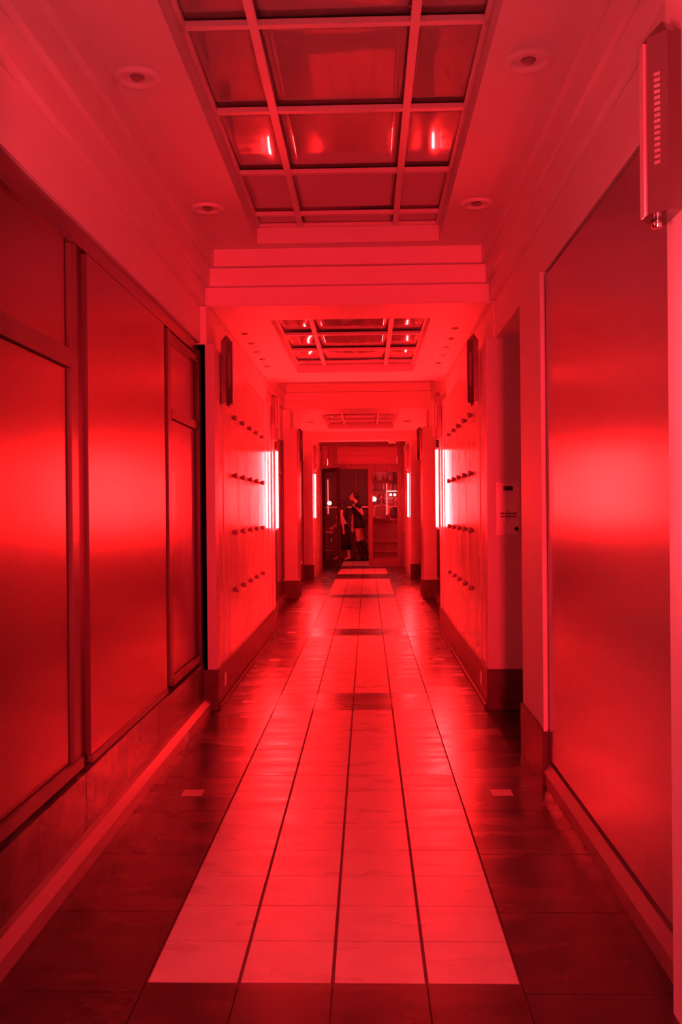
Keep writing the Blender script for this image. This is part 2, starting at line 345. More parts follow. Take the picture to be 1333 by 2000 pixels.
# ------------------------------------------------------------------ parts of both walls
STUD = None
def stud_mesh():
    bm = lathe([(0, 0), (0.013, 0), (0.013, 0.008), (0.020, 0.012), (0.021, 0.030), (0.016, 0.036), (0, 0.037)], 14); return done(bm, 'stud', True)
stud_me = stud_mesh(); stud_me.materials.append(mat('stud metal', (0.34, 0.26, 0.25), 0.35, metal=0.4))
def stud(sgn, xface, y, z, parent):
    o = link('stud', stud_me, None, parent, (sgn * xface * S, y * S, z * S)); o.rotation_euler = (0, -sgn * math.pi / 2, 0); return o
for sgn, W in ((-1, wl), (1, wr)):
    h = 1.04 if sgn < 0 else 1.033
    def fp(name, y0, y1, z0, z1, x, m=STONE, back=1.12, bev=0.0): return box(name, (sgn*x, y0, z0), (sgn*back, y1, z1), m, W, bev)
    # second bay: pilaster strips, then the studded stone panels with fine joints
    fp('pilaster', 7.20, 7.36, 0, 2.80, h, PIER, 1.23 if sgn < 0 else 1.12)
    if sgn > 0: box('pilaster', (1.033, 7.17, 0), (1.32, 7.2, 2.81), PIER, W)
    fp('pilaster', 7.385, 7.62, 0.3, 2.80, h + 0.008)
    fp('pilaster', 7.645, 7.74, 0.3, 2.80, h + 0.002)
    ys = [7.765, 8.49, 9.02, 9.55, 10.09, 10.62, 11.15]
    for a, b in zip(ys, ys[1:]): fp('stone_panel', a + 0.002, b - 0.002, 0.3, 2.80, h + 0.010)
    fp('pilaster', 11.165, 11.30, 0.3, 2.80, h + 0.004)
    fp('pilaster', 11.325, 11.50, 0.3, 2.80, h + 0.010)
    fp('pilaster', 11.52, 11.86, 0.3, 2.80, h)
    for y in (8.22, 8.74, 9.28, 9.80, 10.36):
        for z in (2.335, 1.83, 1.335, 0.835): stud(sgn, h + 0.010, y, z, W)
    box('skirting', (sgn*(h - 0.014), 7.185 if sgn < 0 else 7.155, 0), (sgn*1.12, 11.87, 0.305), SKIRT, W)
    box('skirting_foot', (sgn*(h - 0.03), 7.19, 0), (sgn*1.02, 11.87, 0.035), SKIRT, W)
    if sgn < 0: box('skirting', (-1.121, 7.186, 0), (-1.235, 7.3, 0.305), SKIRT, W)
    box('skirting_plate', (sgn*(h - 0.019), 7.50, 0.125), (sgn*(h - 0.012), 7.56, 0.225), PLATE, W)
    # third bay: recessed storefront
    for a, b in ((11.9, 13.3), (13.4, 14.8), (14.9, 16.2)):
        fp('storefront_panel', a, b, 0.42, 2.12, 1.345, PANEL_L, 1.37); fp('storefront_panel', a, b, 2.2, 2.7, 1.345, PANEL_L, 1.37)
        fp('transom_bar', a, b, 2.125, 2.195, 1.325, FRAME_R, 1.37)
    for y in (11.88, 13.35, 14.85, 16.22): fp('mullion', y - 0.045, y + 0.045, 0.36, 2.75, 1.315, FRAME, 1.37)
    fp('header_board', 11.86, 16.3, 2.72, 3.26, 1.325, PLASTER, 1.37)
    fp('kick_plate', 11.87, 16.29, 0.08, 0.36, 1.320, GRAN_L, 1.37)
    fp('floor_curb', 11.87, 16.29, 0, 0.09, 1.27, MATS['curb stone'], 1.36)
    # pier between the third and fourth bays
    fp('pier', 16.30, 17.0, 0, 2.95, 1.085, PIER, 1.7, 0.004)
    fp('pier_skirting', 16.28, 17.01, 0, 0.31, 1.072, SKIRT, 1.4)
    # fourth bay recess
    for a, b in ((17.05, 18.3), (18.4, 19.6), (19.7, 20.9)): fp('storefront_panel', a, b, 0.42, 2.7, 1.315, PANEL_L, 1.34)
    for y in (18.35, 19.65, 20.95): fp('mullion', y - 0.045, y + 0.045, 0.36, 2.75, 1.30, FRAME, 1.34)
    fp('kick_plate', 17.0, 21.0, 0.0, 0.36, 1.295, GRAN_L, 1.34)
    # last narrow section before the doors
    fp('pier', 21.02, 21.5, 0.0, 3.09, 1.088, PIER, 1.7, 0.004)
    fp('pier_skirting', 21.0, 21.12, 0, 0.31, 1.076, SKIRT, 1.40)
    fp('stone_panel', 21.51, 22.9, 0.0, 3.09, 1.092, STONE, 1.5); fp('stone_panel', 22.91, 24.3, 0.0, 3.09, 1.092, STONE, 1.5)
    fp('pilaster', 24.31, 25.0, 0.0, 3.09, 1.10, STONE, 1.5)
    for y in (22.3, 23.1):
        for z in (2.04, 1.48, 0.93): stud(sgn, 1.092, y, z, W)

# ------------------------------------------------------------------ tube lamps and wall sconces
TX = {}
def tube_lamp(x, y, z0, z1, m, label):
    t = thing('tube_lamp', label, 'lamp', (x*S, y*S, z0*S), 0, 'vertical fluorescent tubes on the walls')
    L = (z1 - z0) * S; s = 1 if x > 0 else -1
    link('tube', done(lathe([(0, 0.03), (0.0135, 0.03), (0.0135, L - 0.03), (0, L - 0.03)], 16), smooth=True), m, t)
    for z in (0.0, L - 0.03): link('end_cap', done(lathe([(0, z), (0.011, z), (0.0155, z + 0.006), (0.0155, z + 0.026), (0, z + 0.03)], 16), smooth=True), CHROME, t)
    for z in (0.004, L - 0.026):
        bm = bmesh.new(); add_box(bm, (0, -0.012, z), (s * 0.040, 0.012, z + 0.018), 1); link('bracket', done(bm), CHROME, t)
def sconce(sgn, xface, y, z0, z1, label, w=0.150, p=0.085, perf=-1):
    """bronze half-hexagon housing with a pointed top; metres after scaling"""
    t = thing('wall_sconce', label, 'wall light', (sgn*xface*S, y*S, z0*S), 0, 'bronze wall sconces along the corridor')
    h = (z1 - z0) * S; w *= S; p *= S; q = -sgn
    prof = [(0, -w/2), (p*0.45, -w/2), (p, -w*0.20), (p, w*0.20), (p*0.45, w/2), (0, w/2)]
    bm = bmesh.new(); hs = h - 0.055
    A = [bm.verts.new((q*a, b, 0)) for a, b in prof]; B = [bm.verts.new((q*a, b, hs)) for a, b in prof]
    ap = bm.verts.new((q*p*0.35, 0, h)); n = 6
    bm.faces.new(A[::-1])
    for i in range(n): bm.faces.new([A[i], A[(i+1)%n], B[(i+1)%n], B[i]]); bm.faces.new([B[i], B[(i+1)%n], ap])
    link('housing', done(bm), STEEL, t)
    bm = bmesh.new()                         # pale front rib paints in the bright reflection on the middle facet
    add_box(bm, (q*(p - 0.002), -w*0.13, 0.0), (q*(p + 0.006), w*0.13, hs - 0.01), 1); link('rib_sheen', done(bm), PLATE, t)
    for ps in (-1, 1):
        bm = bmesh.new()
        ang = math.atan2(w*0.30, p*0.55)
        for k in range(16):
            c = Vector((q*(p*0.725), ps*w*0.35, hs*0.28 + k*0.0145))
            n_ = Vector((q*w*0.30, ps*p*0.55, 0)).normalized(); u = Vector((-n_.y, n_.x, 0))
            vs = [c + u*dx*0.008 + Vector((0, 0, dz*0.0042)) + n_*dn*0.0018 for dn in (-1, 1) for dx, dz in ((-1,-1),(1,-1),(1,1),(-1,1))]
            v = [bm.verts.new(a) for a in vs]
            for f in ((0,3,2,1),(4,5,6,7),(0,1,5,4),(1,2,6,5),(2,3,7,6),(3,0,4,7)): bm.faces.new([v[i] for i in f])
        o = link('vent_slots', done(bm), CHROME if ps < 0 else DARKMETAL, t)
    link('lamp_socket', done(lathe([(0, -0.02), (0.012, -0.02), (0.014, 0.0), (0, 0.0)], 12), smooth=True), CHROME, t, (q*p*0.5, 0.02, 0))
ZT0, ZT1 = 1.275, 2.285
tube_lamp(-0.990, 11.62, ZT0, ZT1, TUBE, 'glowing vertical tube at the far end of the left studded wall')
tube_lamp(0.985, 11.62, ZT0, ZT1, TUBE, 'glowing vertical tube at the far end of the right studded wall')
tube_lamp(-1.045, 21.15, 1.33, 2.37, TUBE, 'small distant glowing tube left of the end doors')
tube_lamp(1.045, 21.15, 1.33, 2.37, TUBE, 'small distant glowing tube right of the end doors')
tube_lamp(-0.985, 2.50, ZT0, ZT1, TUBE_NEAR, 'glowing tube on the left wall beside the camera')
tube_lamp(0.980, 2.47, ZT0, ZT1, TUBE_NEAR, 'glowing tube on the right wall below the nearest sconce')
sconce(1, 1.03, 2.785, 2.365, 2.94, 'large bronze pointed wall sconce nearest, cut off by the right picture edge')
sconce(-1, 1.04, 7.62, 2.385, 2.95, 'dark bronze pointed sconce at the near end of the left studded wall')
sconce(1, 1.033, 7.72, 2.385, 2.95, 'dark bronze pointed sconce at the near end of the right studded wall')
sconce(-1, 1.04, 11.55, 2.40, 2.965, 'bronze sconce above the left glowing tube of the studded wall')
sconce(1, 1.033, 11.55, 2.40, 2.965, 'bronze sconce above the right glowing tube of the studded wall')
sconce(-1, 1.085, 16.55, 2.40, 2.98, 'bronze sconce on the distant left pier past the studded wall')
sconce(1, 1.085, 16.55, 2.40, 2.98, 'bronze sconce on the distant right pier past the studded wall')
sconce(-1, 1.088, 21.30, 2.43, 3.02, 'farthest left sconce above the small tube beside the end doors')
sconce(1, 1.088, 21.30, 2.43, 3.02, 'farthest right sconce above the small tube beside the end doors')

# ------------------------------------------------------------------ downlights
def downlight(x, y, z, r, label, group):
    t = thing('recessed_downlight', label, 'ceiling light', (x*S, y*S, z*S), 0, group); r *= S
    if r > 0.05:
        link('trim_ring', done(lathe([(r*0.62, 0.0), (r*0.66, -0.010), (r*0.92, -0.018), (r, -0.006), (r, 0.0)], 40), smooth=True), PLASTER, t)
        link('reflector', done(lathe([(r*0.62, -0.002), (r*0.45, -0.001), (0.0, -0.0005)], 40), smooth=True), BAR, t)
        link('bulb', done(lathe([(0, -0.014), (r*0.22, -0.012), (r*0.32, -0.001), (0, -0.001)], 20), smooth=True), mat('unlit frosted bulb', (0.30, 0.24, 0.23), 0.5), t)
    else:
        link('trim_ring', done(lathe([(r*0.6, 0), (r*0.7, -0.006), (r, -0.004), (r, 0)], 24), smooth=True), STEEL, t)
        link('bulb', done(lathe([(0, -0.004), (r*0.6, -0.003), (r*0.6, 0), (0, 0)], 20), smooth=True), DARKMETAL, t)
g = 'large round downlights in the first ceiling bay'
downlight(-0.905, 4.27, 3.5, 0.105, 'large round downlight, nearest on the left of the ceiling', g)
downlight(0.855, 4.19, 3.5, 0.105, 'large round downlight, nearest on the right of the ceiling', g)
downlight(-0.90, 6.13, 3.5, 0.105, 'large round downlight, left one just before the stepped beam', g)
downlight(0.85, 6.13, 3.5, 0.105, 'large round downlight, right one just before the stepped beam', g)
g = 'small round downlights in the second ceiling bay'
for s, side, ys in ((-1, 'left', (8.38, 8.86, 9.34, 9.78, 10.27)), (1, 'right', (8.26, 8.75, 9.22, 9.70, 10.2))):
    for y, w_ in zip(ys, ('nearest', 'second nearest', 'middle one', 'fourth along', 'farthest')):
        downlight((-0.955 if s < 0 else 0.905), y, 3.1, 0.034, f'small dark downlight {side} of the second skylight, {w_} of its five', g)
g = 'round downlights of the far ceiling bay'
downlight(-0.99, 18.7, 3.28, 0.10, 'round downlight left of the farthest ceiling skylight', g)
downlight(0.93, 18.7, 3.28, 0.10, 'round downlight right of the farthest ceiling skylight', g)

# ------------------------------------------------------------------ intercom plate on the return wall
t = thing('intercom_panel', 'upright metal intercom plate with black display and round black button', 'intercom', (1.19*S, 7.17*S, 1.32*S))
bm = bmesh.new(); add_box(bm, (-0.092, -0.022, 0), (0.092, 0, 0.395)); bmesh.ops.bevel(bm, geom=bm.edges[:], offset=0.003, segments=2, affect='EDGES')
link('face_plate', done(bm), PLATE, t)
def plaque(name, x0, x1, z0, z1, m, d=0.002):
    bm = bmesh.new(); add_box(bm, (x0, -0.022 - d, z0), (x1, -0.0215, z1)); return link(name, done(bm), m, t)
plaque('display', -0.036, 0.034, 0.336, 0.370, BLACK, 0.003)
for r, z in enumerate((0.163, 0.140)):
    x = -0.060
    for wd in ((0.034, 0.008, 0.040, 0.006, 0.034) if r == 0 else (0.030, 0.008, 0.044, 0.006, 0.032)):
        if wd > 0.01: plaque('lettering', x, x + wd, z - 0.0055, z + 0.0055, MARKS)
        x += wd
bm = bmesh.new()      # thin diamond emblem behind the two lines
cx, cz = -0.001, 0.150
for ro, ri in ((0.046, 0.040),):
    o4 = [(cx, cz + ro), (cx + ro*0.55, cz), (cx, cz - ro), (cx - ro*0.55, cz)]; i4 = [(cx, cz + ri), (cx + ri*0.55, cz), (cx, cz - ri), (cx - ri*0.55, cz)]
    O = [bm.verts.new((a*S, -0.0228*S, b*S)) for a, b in o4]; I = [bm.verts.new((a*S, -0.0228*S, b*S)) for a, b in i4]
    O2 = [bm.verts.new((a*S, -0.0218*S, b*S)) for a, b in o4]; I2 = [bm.verts.new((a*S, -0.0218*S, b*S)) for a, b in i4]
    for k in range(4):
        j = (k+1) % 4; bm.faces.new([O[k], O[j], I[j], I[k]]); bm.faces.new([O2[k], I2[k], I2[j], O2[j]])
        bm.faces.new([O[k], O2[k], O2[j], O[j]]); bm.faces.new([I[k], I[j], I2[j], I2[k]])
link('emblem', done(bm), MARKS, t)
o = link('button', done(lathe([(0, 0.010), (0.010, 0.009), (0.0135, 0.004), (0.0135, 0), (0, 0)], 20), smooth=True), BLACK, t, (0.060*S, -0.0219*S, 0.047*S)); o.rotation_euler = (math.pi/2, 0, 0)
for x, z in ((-0.076, 0.372), (0.082, 0.372), (-0.076, 0.02), (0.082, 0.02)):
    o = link('screw', done(lathe([(0, 0.002), (0.003, 0.0015), (0.0035, 0), (0, 0)], 10), smooth=True), MARKS, t, (x*S, -0.0219*S, z*S)); o.rotation_euler = (math.pi/2, 0, 0)

# ------------------------------------------------------------------ security camera under the last beam
t = thing('security_camera', 'small white dome security camera under the last beam above the doors', 'camera', (0.70*S, 21.35*S, 3.09*S))
link('mount', done(lathe([(0, 0), (0.075, 0), (0.075, -0.035), (0.05, -0.06), (0, -0.06)], 24), smooth=True), PLASTER, t)
link('dome', done(lathe([(0.042, -0.055), (0.040, -0.080), (0.026, -0.098), (0, -0.105)], 20), smooth=True), BLACK, t)

# ------------------------------------------------------------------ doors at the end
DY = 25.05
fr = struct('trim_1', boxes(((-1.19, DY, 0), (-1.06, DY + 0.16, 3.23)), ((0.93, DY + 0.010, 2.63), (1.045, DY + 0.155, 3.23)), ((1.045, DY, 0), (1.10, DY + 0.16, 3.23)),
                            ((-1.19, DY - 0.012, 3.23), (1.19, DY + 0.165, 3.44)), ((-1.06, DY + 0.006, 2.62), (1.044, DY + 0.14, 2.72)),
                            ((-0.92, DY + 0.014, 2.715), (-0.66, DY + 0.12, 3.235)), ((1.15, DY, 0), (1.20, DY + 0.16, 3.23))), WOOD)
box('transom_pane', (-0.655, DY + 0.05, 2.75), (0.925, DY + 0.07, 3.21), mat('red transom reflections', (0.30, 0.17, 0.16), 0.22, var=((1, 1, 22), (0.22, 0.12, 0.11), 0.8)), fr)  # horizontal colour streaks paint in the corridor's reflection on the glass
for a in ((-0.66, 2.725), (-0.66, 3.205)): box('transom_bead', (a[0], DY + 0.02, a[1]), (0.93, DY + 0.05, a[1] + 0.025), WOOD, fr)
box('transom_pane', (-1.06, DY + 0.05, 2.72), (-0.925, DY + 0.07, 3.23), MATS['red transom reflections'], fr)
box('side_pane', (1.10, DY + 0.06, 0.0), (1.15, DY + 0.075, 3.23), GLASS, fr)
box('threshold', (-1.06, DY, 0.0), (1.045, DY + 0.16, 0.012), FRAME, fr)
def door_leaf(name, hinge, wdt, hgt, rz, st=0.105, bot=0.17, top=0.10, m=WOOD):
    d = struct(name, None, loc=(hinge[0]*S, hinge[1]*S, 0.018)); d.rotation_euler = (0, 0, rz)
    def p(n, x0, x1, z0, z1, mm, y0=-0.025, y1=0.025):
        bm = bmesh.new(); add_box(bm, (x0, y0, z0), (x1, y1, z1)); return link(n, done(bm), mm, d)
    p('stile', 0, st, 0, hgt, m); p('stile', wdt - st, wdt, 0, hgt, m)
    p('top_rail', st, wdt - st, hgt - top, hgt, m); p('bottom_rail', st, wdt - st, 0, bot, m)
    p('glass_pane', st, wdt - st, bot, hgt - top, GLASS, -0.006, 0.006)
    p('kick_strip', st*0.3, wdt - st*0.3, 0.02, 0.10, FRAME, -0.029, -0.025)
    bm = tube_along([((wdt - st*0.5)*S, -0.025*S, 1.05*S), ((wdt - st*0.5)*S, -0.07*S, 1.06*S), ((wdt - st*0.5)*S, -0.07*S, 1.34*S), ((wdt - st*0.5)*S, -0.025*S, 1.35*S)], 0.008, 8)
    link('door_handle', done(bm, smooth=True), CHROME, d); return d
# right leaf closed (hinged at the right), left leaf swung out into the corridor
door_leaf('door_2', (1.035, DY + 0.07), 0.885, 2.60, math.pi + 0.04, 0.115, 0.22, 0.09)
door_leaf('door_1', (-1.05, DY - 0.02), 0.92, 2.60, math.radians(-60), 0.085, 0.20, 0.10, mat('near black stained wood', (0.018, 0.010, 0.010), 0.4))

# ------------------------------------------------------------------ room beyond the doors
room = struct('wall_back', boxes(((-3.2, 30.0, 0), (3.6, 30.2, 3.3)), ((-3.2, 25.2, 0), (-3.0, 30.0, 3.3)), ((3.4, 25.2, 0), (3.6, 30.0, 3.3)),
                                 ((-3.2, 25.2, 0), (-1.19, 25.3, 3.4)), ((1.19, 25.2, 0), (3.6, 25.3, 3.4)), ((-1.19, 25.2, 3.3), (1.19, 25.3, 3.9))), ROOMWALL)
box('wall_strip', (-0.27, 29.94, 0), (-0.19, 30.0, 3.3), BLACK, room)
box('wall_panel', (-1.7, 29.97, 1.70), (-0.28, 30.0, 3.28), ROOMWALL, room); box('wall_panel', (-0.18, 29.97, 1.70), (0.20, 30.0, 3.28), ROOMWALL, room)
box('dado_rail', (-1.7, 29.92, 1.60), (0.22, 30.0, 1.64), PLATE, room)
box('dado_panel', (-1.7, 29.95, 0.0), (0.22, 30.0, 1.12), mat('dado', (0.16, 0.07, 0.07), 0.5), room)

# bar: counter, back shelves, bottles, lamps
bar = thing('bar_counter', 'curved fronted bar counter seen through the right door glass', 'counter', (1.25*S, 28.4*S, 0))
def arc_slab(r0, r1, z0, z1, cx=0, cy=1.6, a0=-160, a1=-20, n=20):
    bm = bmesh.new(); vs = []
    for k in range(n + 1):
        a = math.radians(a0 + (a1 - a0)*k/n); c, s_ = math.cos(a), math.sin(a)
        vs.append([bm.verts.new(((cx + r*c)*S, (cy + r*s_)*S, z*S)) for r, z in ((r0, z0), (r1, z0), (r1, z1), (r0, z1))])
    for A, B in zip(vs, vs[1:]):
        for i in range(4): bm.faces.new([A[i], A[(i+1)%4], B[(i+1)%4], B[i]])
    bm.faces.new(vs[0]); bm.faces.new(vs[-1][::-1]); return done(bm)
CR = mat('red lacquered counter', (0.34, 0.18, 0.17), 0.3)
link('counter_front', arc_slab(1.50, 1.58, 0.05, 1.20), CR, bar)
link('counter_top', arc_slab(1.30, 1.68, 1.20, 1.26), mat('counter top', (0.22, 0.10, 0.10), 0.2), bar)
link('counter_band', arc_slab(1.57, 1.62, 0.55, 0.62), mat('counter band', (0.45, 0.25, 0.24), 0.3), bar)
link('counter_band', arc_slab(1.57, 1.62, 0.25, 0.30), MATS['counter band'], bar)
link('counter_foot', arc_slab(1.45, 1.56, 0.0, 0.05), BLACK, bar)
shelf = thing('bar_shelf', 'tall back bar shelving holding bottles, behind the right door', 'shelf', (0.95*S, 29.75*S, 0))
def sh(n, x0, x1, y0, y1, z0, z1, m):
    bm = bmesh.new(); add_box(bm, (x0, y0, z0), (x1, y1, z1)); return link(n, done(bm), m, shelf)
sh('back_panel', -0.72, 0.95, 0.18, 0.22, 0, 2.75, mat('mirror backing', (0.32, 0.20, 0.20), 0.25))
for z in (1.20, 1.72, 2.12, 2.42): sh('shelf_board', -0.70, 0.93, -0.10, 0.18, z, z + 0.025, WOOD)
for x in (-0.71, 0.0, 0.93): sh('upright', x - 0.012, x + 0.012, -0.10, 0.18, 0, 2.75, WOOD)
def bottle_mesh(h, r):
    me = done(lathe([(0, 0), (r, 0), (r, h*0.58), (r*0.85, h*0.66), (r*0.33, h*0.76), (r*0.30, h*0.96), (r*0.38, h*0.965), (r*0.38, h), (0, h)], 14), 'bottle', True)
    me.materials.append(BOTTLE); return me
bms = [bottle_mesh(0.20, 0.026), bottle_mesh(0.23, 0.022), bottle_mesh(0.17, 0.030)]
PALEB = mat('pale bottle glass', (0.85, 0.75, 0.72), 0.08, spec=0.9)
bms2 = [m_.copy() for m_ in bms]
for m_ in bms2: m_.materials.clear(); m_.materials.append(PALEB)
for z, nm in ((2.145, 'middle'), (2.445, 'top')):
    OR = ['leftmost', 'second', 'third', 'fourth', 'fifth', 'sixth', 'middle', 'sixth from right', 'fifth from right', 'fourth from right', 'third from right', 'second from right', 'rightmost']
    for k in range(13):
        x = 0.95 - 0.66 + k * 0.115 + (0.03 if k > 5 else 0)
        o = link('bottle', (bms2 if (k * 7 + (z > 2.3)) % 3 == 0 else bms)[k % 3], None, None, (x*S, (29.72 + 0.03*math.sin(k*2.1))*S, z*S))
        tag(o, f'{"pale" if (k * 7 + (z > 2.3)) % 3 == 0 else "dark"} bottle, {OR[k]} in the {nm} row of the bar shelves', 'bottle', f'bottles in the {nm} row of the bar shelves')
glass_me = done(lathe([(0, 0), (0.026, 0), (0.026, 0.004), (0.004, 0.008), (0.004, 0.07), (0.03, 0.10), (0.033, 0.15), (0.030, 0.15), (0.027, 0.10), (0, 0.078)], 14), 'glass', True)
glass_me.materials.append(PALEB)
for k in range(6):
    tag(link('stem_glass', glass_me, None, None, ((0.40 + k*0.10)*S, 29.70*S, 1.745*S)), f'stemmed glass, {("leftmost", "second", "third", "third from right", "second from right", "rightmost")[k]} on the lower bar shelf', 'glass', 'stemmed glasses on the lower bar shelf')
def globe(x, y, z, r, label):
    t = thing('bar_lamp', label, 'lamp', (x*S, y*S, z*S), 0, 'glowing lamps at the bar')
    link('lamp_globe', done(lathe([(0, 0.0)] + [(r*math.sin(math.pi*k/10), r - r*math.cos(math.pi*k/10)) for k in range(1, 10)] + [(0, 2*r)], 16), smooth=True), LAMP, t)
    link('lamp_base', done(lathe([(0, -0.02), (r*0.6, -0.02), (r*0.5, 0.01), (0, 0.01)], 12), smooth=True), STEEL, t)
globe(0.86, 29.55, 1.95, 0.040, 'left one of the two small glowing globes under the lit shelf')
globe(0.99, 29.55, 1.95, 0.040, 'right one of the two small glowing globes under the lit shelf')
globe(0.33, 29.25, 1.78, 0.070, 'brightest glowing lamp at the left of the bar')
t = thing('light_strip', 'short bright light strip above two small globes at the bar', 'light', (0.90*S, 29.5*S, 2.10*S))
bm = bmesh.new(); add_box(bm, (-0.15, -0.03, 0), (0.15, 0.03, 0.022)); link('diffuser', done(bm), LAMP, t)
bm = bmesh.new(); add_box(bm, (-0.16, -0.035, 0.022), (0.16, 0.035, 0.036)); link('light_housing', done(bm), STEEL, t)
# added pendant, largely hidden, put in to light the two women
t = thing('fill_pendant', 'added pendant lamp lighting the two women, largely hidden in the bar room', 'lamp', (-0.95*S, 26.4*S, 2.75*S))
link('lamp_globe', done(lathe([(0, 0.0)] + [(0.09*math.sin(math.pi*k/10), 0.09 - 0.09*math.cos(math.pi*k/10)) for k in range(1, 10)] + [(0, 0.18)], 16), smooth=True), mat('fill pendant glow', (.9,.8,.8), .4, emit=((1, .03, .04), 170.0)), t)
link('lamp_cord', done(tube_along([(0, 0, 0.18), (0, 0, (3.3 - 2.75)*S)], 0.006, 6)), BLACK, t)

# ------------------------------------------------------------------ people
def capsule(bm, a, b, ra, rb, seg=14):
    a, b = Vector(a), Vector(b); d = (b - a); L = d.length; d = d.normalized() if L > 1e-6 else Vector((0, 0, 1))
    u = d.orthogonal().normalized(); v = d.cross(u); rings = []
    def ring(c, r): rings.append([bm.verts.new(c + (u*math.cos(t*2*math.pi/seg) + v*math.sin(t*2*math.pi/seg))*r) for t in range(seg)])
    for k in range(1, 5): an = math.pi/2*(1 - k/4); ring(a - d*ra*math.sin(an), ra*math.cos(an))
    for k in range(0, 4): an = math.pi/2*k/4; ring(b + d*rb*math.sin(an), rb*math.cos(an))
    for A, B in zip(rings, rings[1:]):
        for i in range(seg): bm.faces.new([A[i], A[(i+1)%seg], B[(i+1)%seg], B[i]])
    bm.faces.new(rings[0][::-1]); bm.faces.new(rings[-1])
def ellipsoid(bm, c, r, rot=None, seg=18, rings=12):
    M = Matrix.Translation(c) @ (rot.to_4x4() if rot else Matrix.Identity(4)) @ Matrix.Diagonal((*r, 1))
    bmesh.ops.create_uvsphere(bm, u_segments=seg, v_segments=rings, radius=1.0, matrix=M)
def chain(bm, pts, rad):
    for i in range(len(pts) - 1): capsule(bm, pts[i], pts[i+1], rad[i], rad[i+1])
def melt(bm, name, m, parent, voxel=0.008, smooth=3):
    """fuse overlapping pieces into one continuous surface"""
    bmesh.ops.recalc_face_normals(bm, faces=bm.faces)
    me = bpy.data.meshes.new('tmp'); bm.to_mesh(me); bm.free()
    o = bpy.data.objects.new('tmp', me); COL.objects.link(o)
    r = o.modifiers.new('r', 'REMESH'); r.mode = 'VOXEL'; r.voxel_size = voxel
    s = o.modifiers.new('s', 'SMOOTH'); s.factor = 0.5; s.iterations = smooth
    dg = bpy.context.evaluated_depsgraph_get(); dg.update()
    nm = bpy.data.meshes.new_from_object(o.evaluated_get(dg)); nm.name = name
    bpy.data.objects.remove(o)
    for p in nm.polygons: p.use_smooth = True
    nm.materials.clear(); nm.materials.append(m)
    return link(name, nm, None, parent)
def head_parts(bm, c, face, up, s=1.0):
    """skull, jaw, nose, brow, lips, ears, facing 'face'"""
    f = Vector(face).normalized(); u = Vector(up); u = (u - f*u.dot(f)).normalized(); r = f.cross(u)
    R = Matrix((r, f, u)).transposed(); c = Vector(c)
    ellipsoid(bm, c + u*0.02*s - f*0.012*s, (0.073*s, 0.090*s, 0.092*s), R)
    ellipsoid(bm, c - u*0.045*s + f*0.022*s, (0.052*s, 0.058*s, 0.062*s), R)
    capsule(bm, c + f*0.076*s + u*0.012*s, c + f*0.094*s - u*0.022*s, 0.008*s, 0.013*s, 8)
    ellipsoid(bm, c + f*0.074*s - u*0.052*s, (0.022*s, 0.012*s, 0.009*s), R)
    ellipsoid(bm, c + f*0.062*s - u*0.092*s, (0.020*s, 0.018*s, 0.016*s), R)
    ellipsoid(bm, c + f*0.070*s + u*0.030*s, (0.048*s, 0.014*s, 0.010*s), R)
    for q in (-1, 1):
        ellipsoid(bm, c + r*q*0.072*s - f*0.012*s - u*0.005*s, (0.010*s, 0.018*s, 0.030*s), R)
        ellipsoid(bm, c + r*q*0.030*s + f*0.066*s + u*0.008*s, (0.014*s, 0.012*s, 0.009*s), R)
    return f, u, r
def eyes(parent, c, f, u, r, s=1.0):
    for q in (-1, 1):
        bm = bmesh.new(); ellipsoid(bm, Vector(c) + r*q*0.031*s + f*0.074*s + u*0.008*s, (0.009*s, 0.009*s, 0.006*s), None, 10, 8)
        link('eye', done(bm, smooth=True), BLACK, parent)
def hand(bm, wrist, tip_dir, palm_n, s=1.0, curl=0.5, side=1):
    """palm, four curled fingers of different length and a thumb"""
    w_ = Vector(wrist); d = Vector(tip_dir).normalized(); n = Vector(palm_n); n = (n - d*n.dot(d)).normalized(); a = d.cross(n)*side
    for k in (-1, 0, 1): capsule(bm, w_ + a*k*0.016*s, w_ + d*0.075*s + a*k*0.024*s, 0.017*s, 0.014*s, 8)
    for k, ln in enumerate((0.066, 0.076, 0.070, 0.055)):
        p = w_ + d*0.080*s + a*(k - 1.5)*0.020*s; dd = d.copy()
        for j in range(3):
            dd = (dd + n*curl*0.75).normalized(); q = p + dd*ln*s*(0.42, 0.33, 0.25)[j]
            capsule(bm, p, q, 0.0088*s, 0.0080*s, 8); p = q
    p = w_ + d*0.020*s - a*0.026*s; q = p + (d*0.7 - a*0.6 + n*0.3).normalized()*0.042*s; capsule(bm, p, q, 0.012*s, 0.010*s, 8)
    capsule(bm, q, q + (d + n*0.4).normalized()*0.032*s, 0.010*s, 0.008*s, 8)
def foot(bm, ankle, toe, s=1.0):
    a, t = Vector(ankle), Vector(toe); d = t - a; heel = a - Vector((d.x, d.y, 0)).normalized()*0.028*s - Vector((0, 0, 0.035*s))
    capsule(bm, a, heel, 0.034*s, 0.026*s, 10); capsule(bm, a - Vector((0, 0, .01)), t - d*0.25, 0.034*s, 0.026*s, 10); capsule(bm, heel, t - d*0.2, 0.026*s, 0.026*s, 10); capsule(bm, t - d*0.25, t, 0.030*s, 0.016*s, 10)
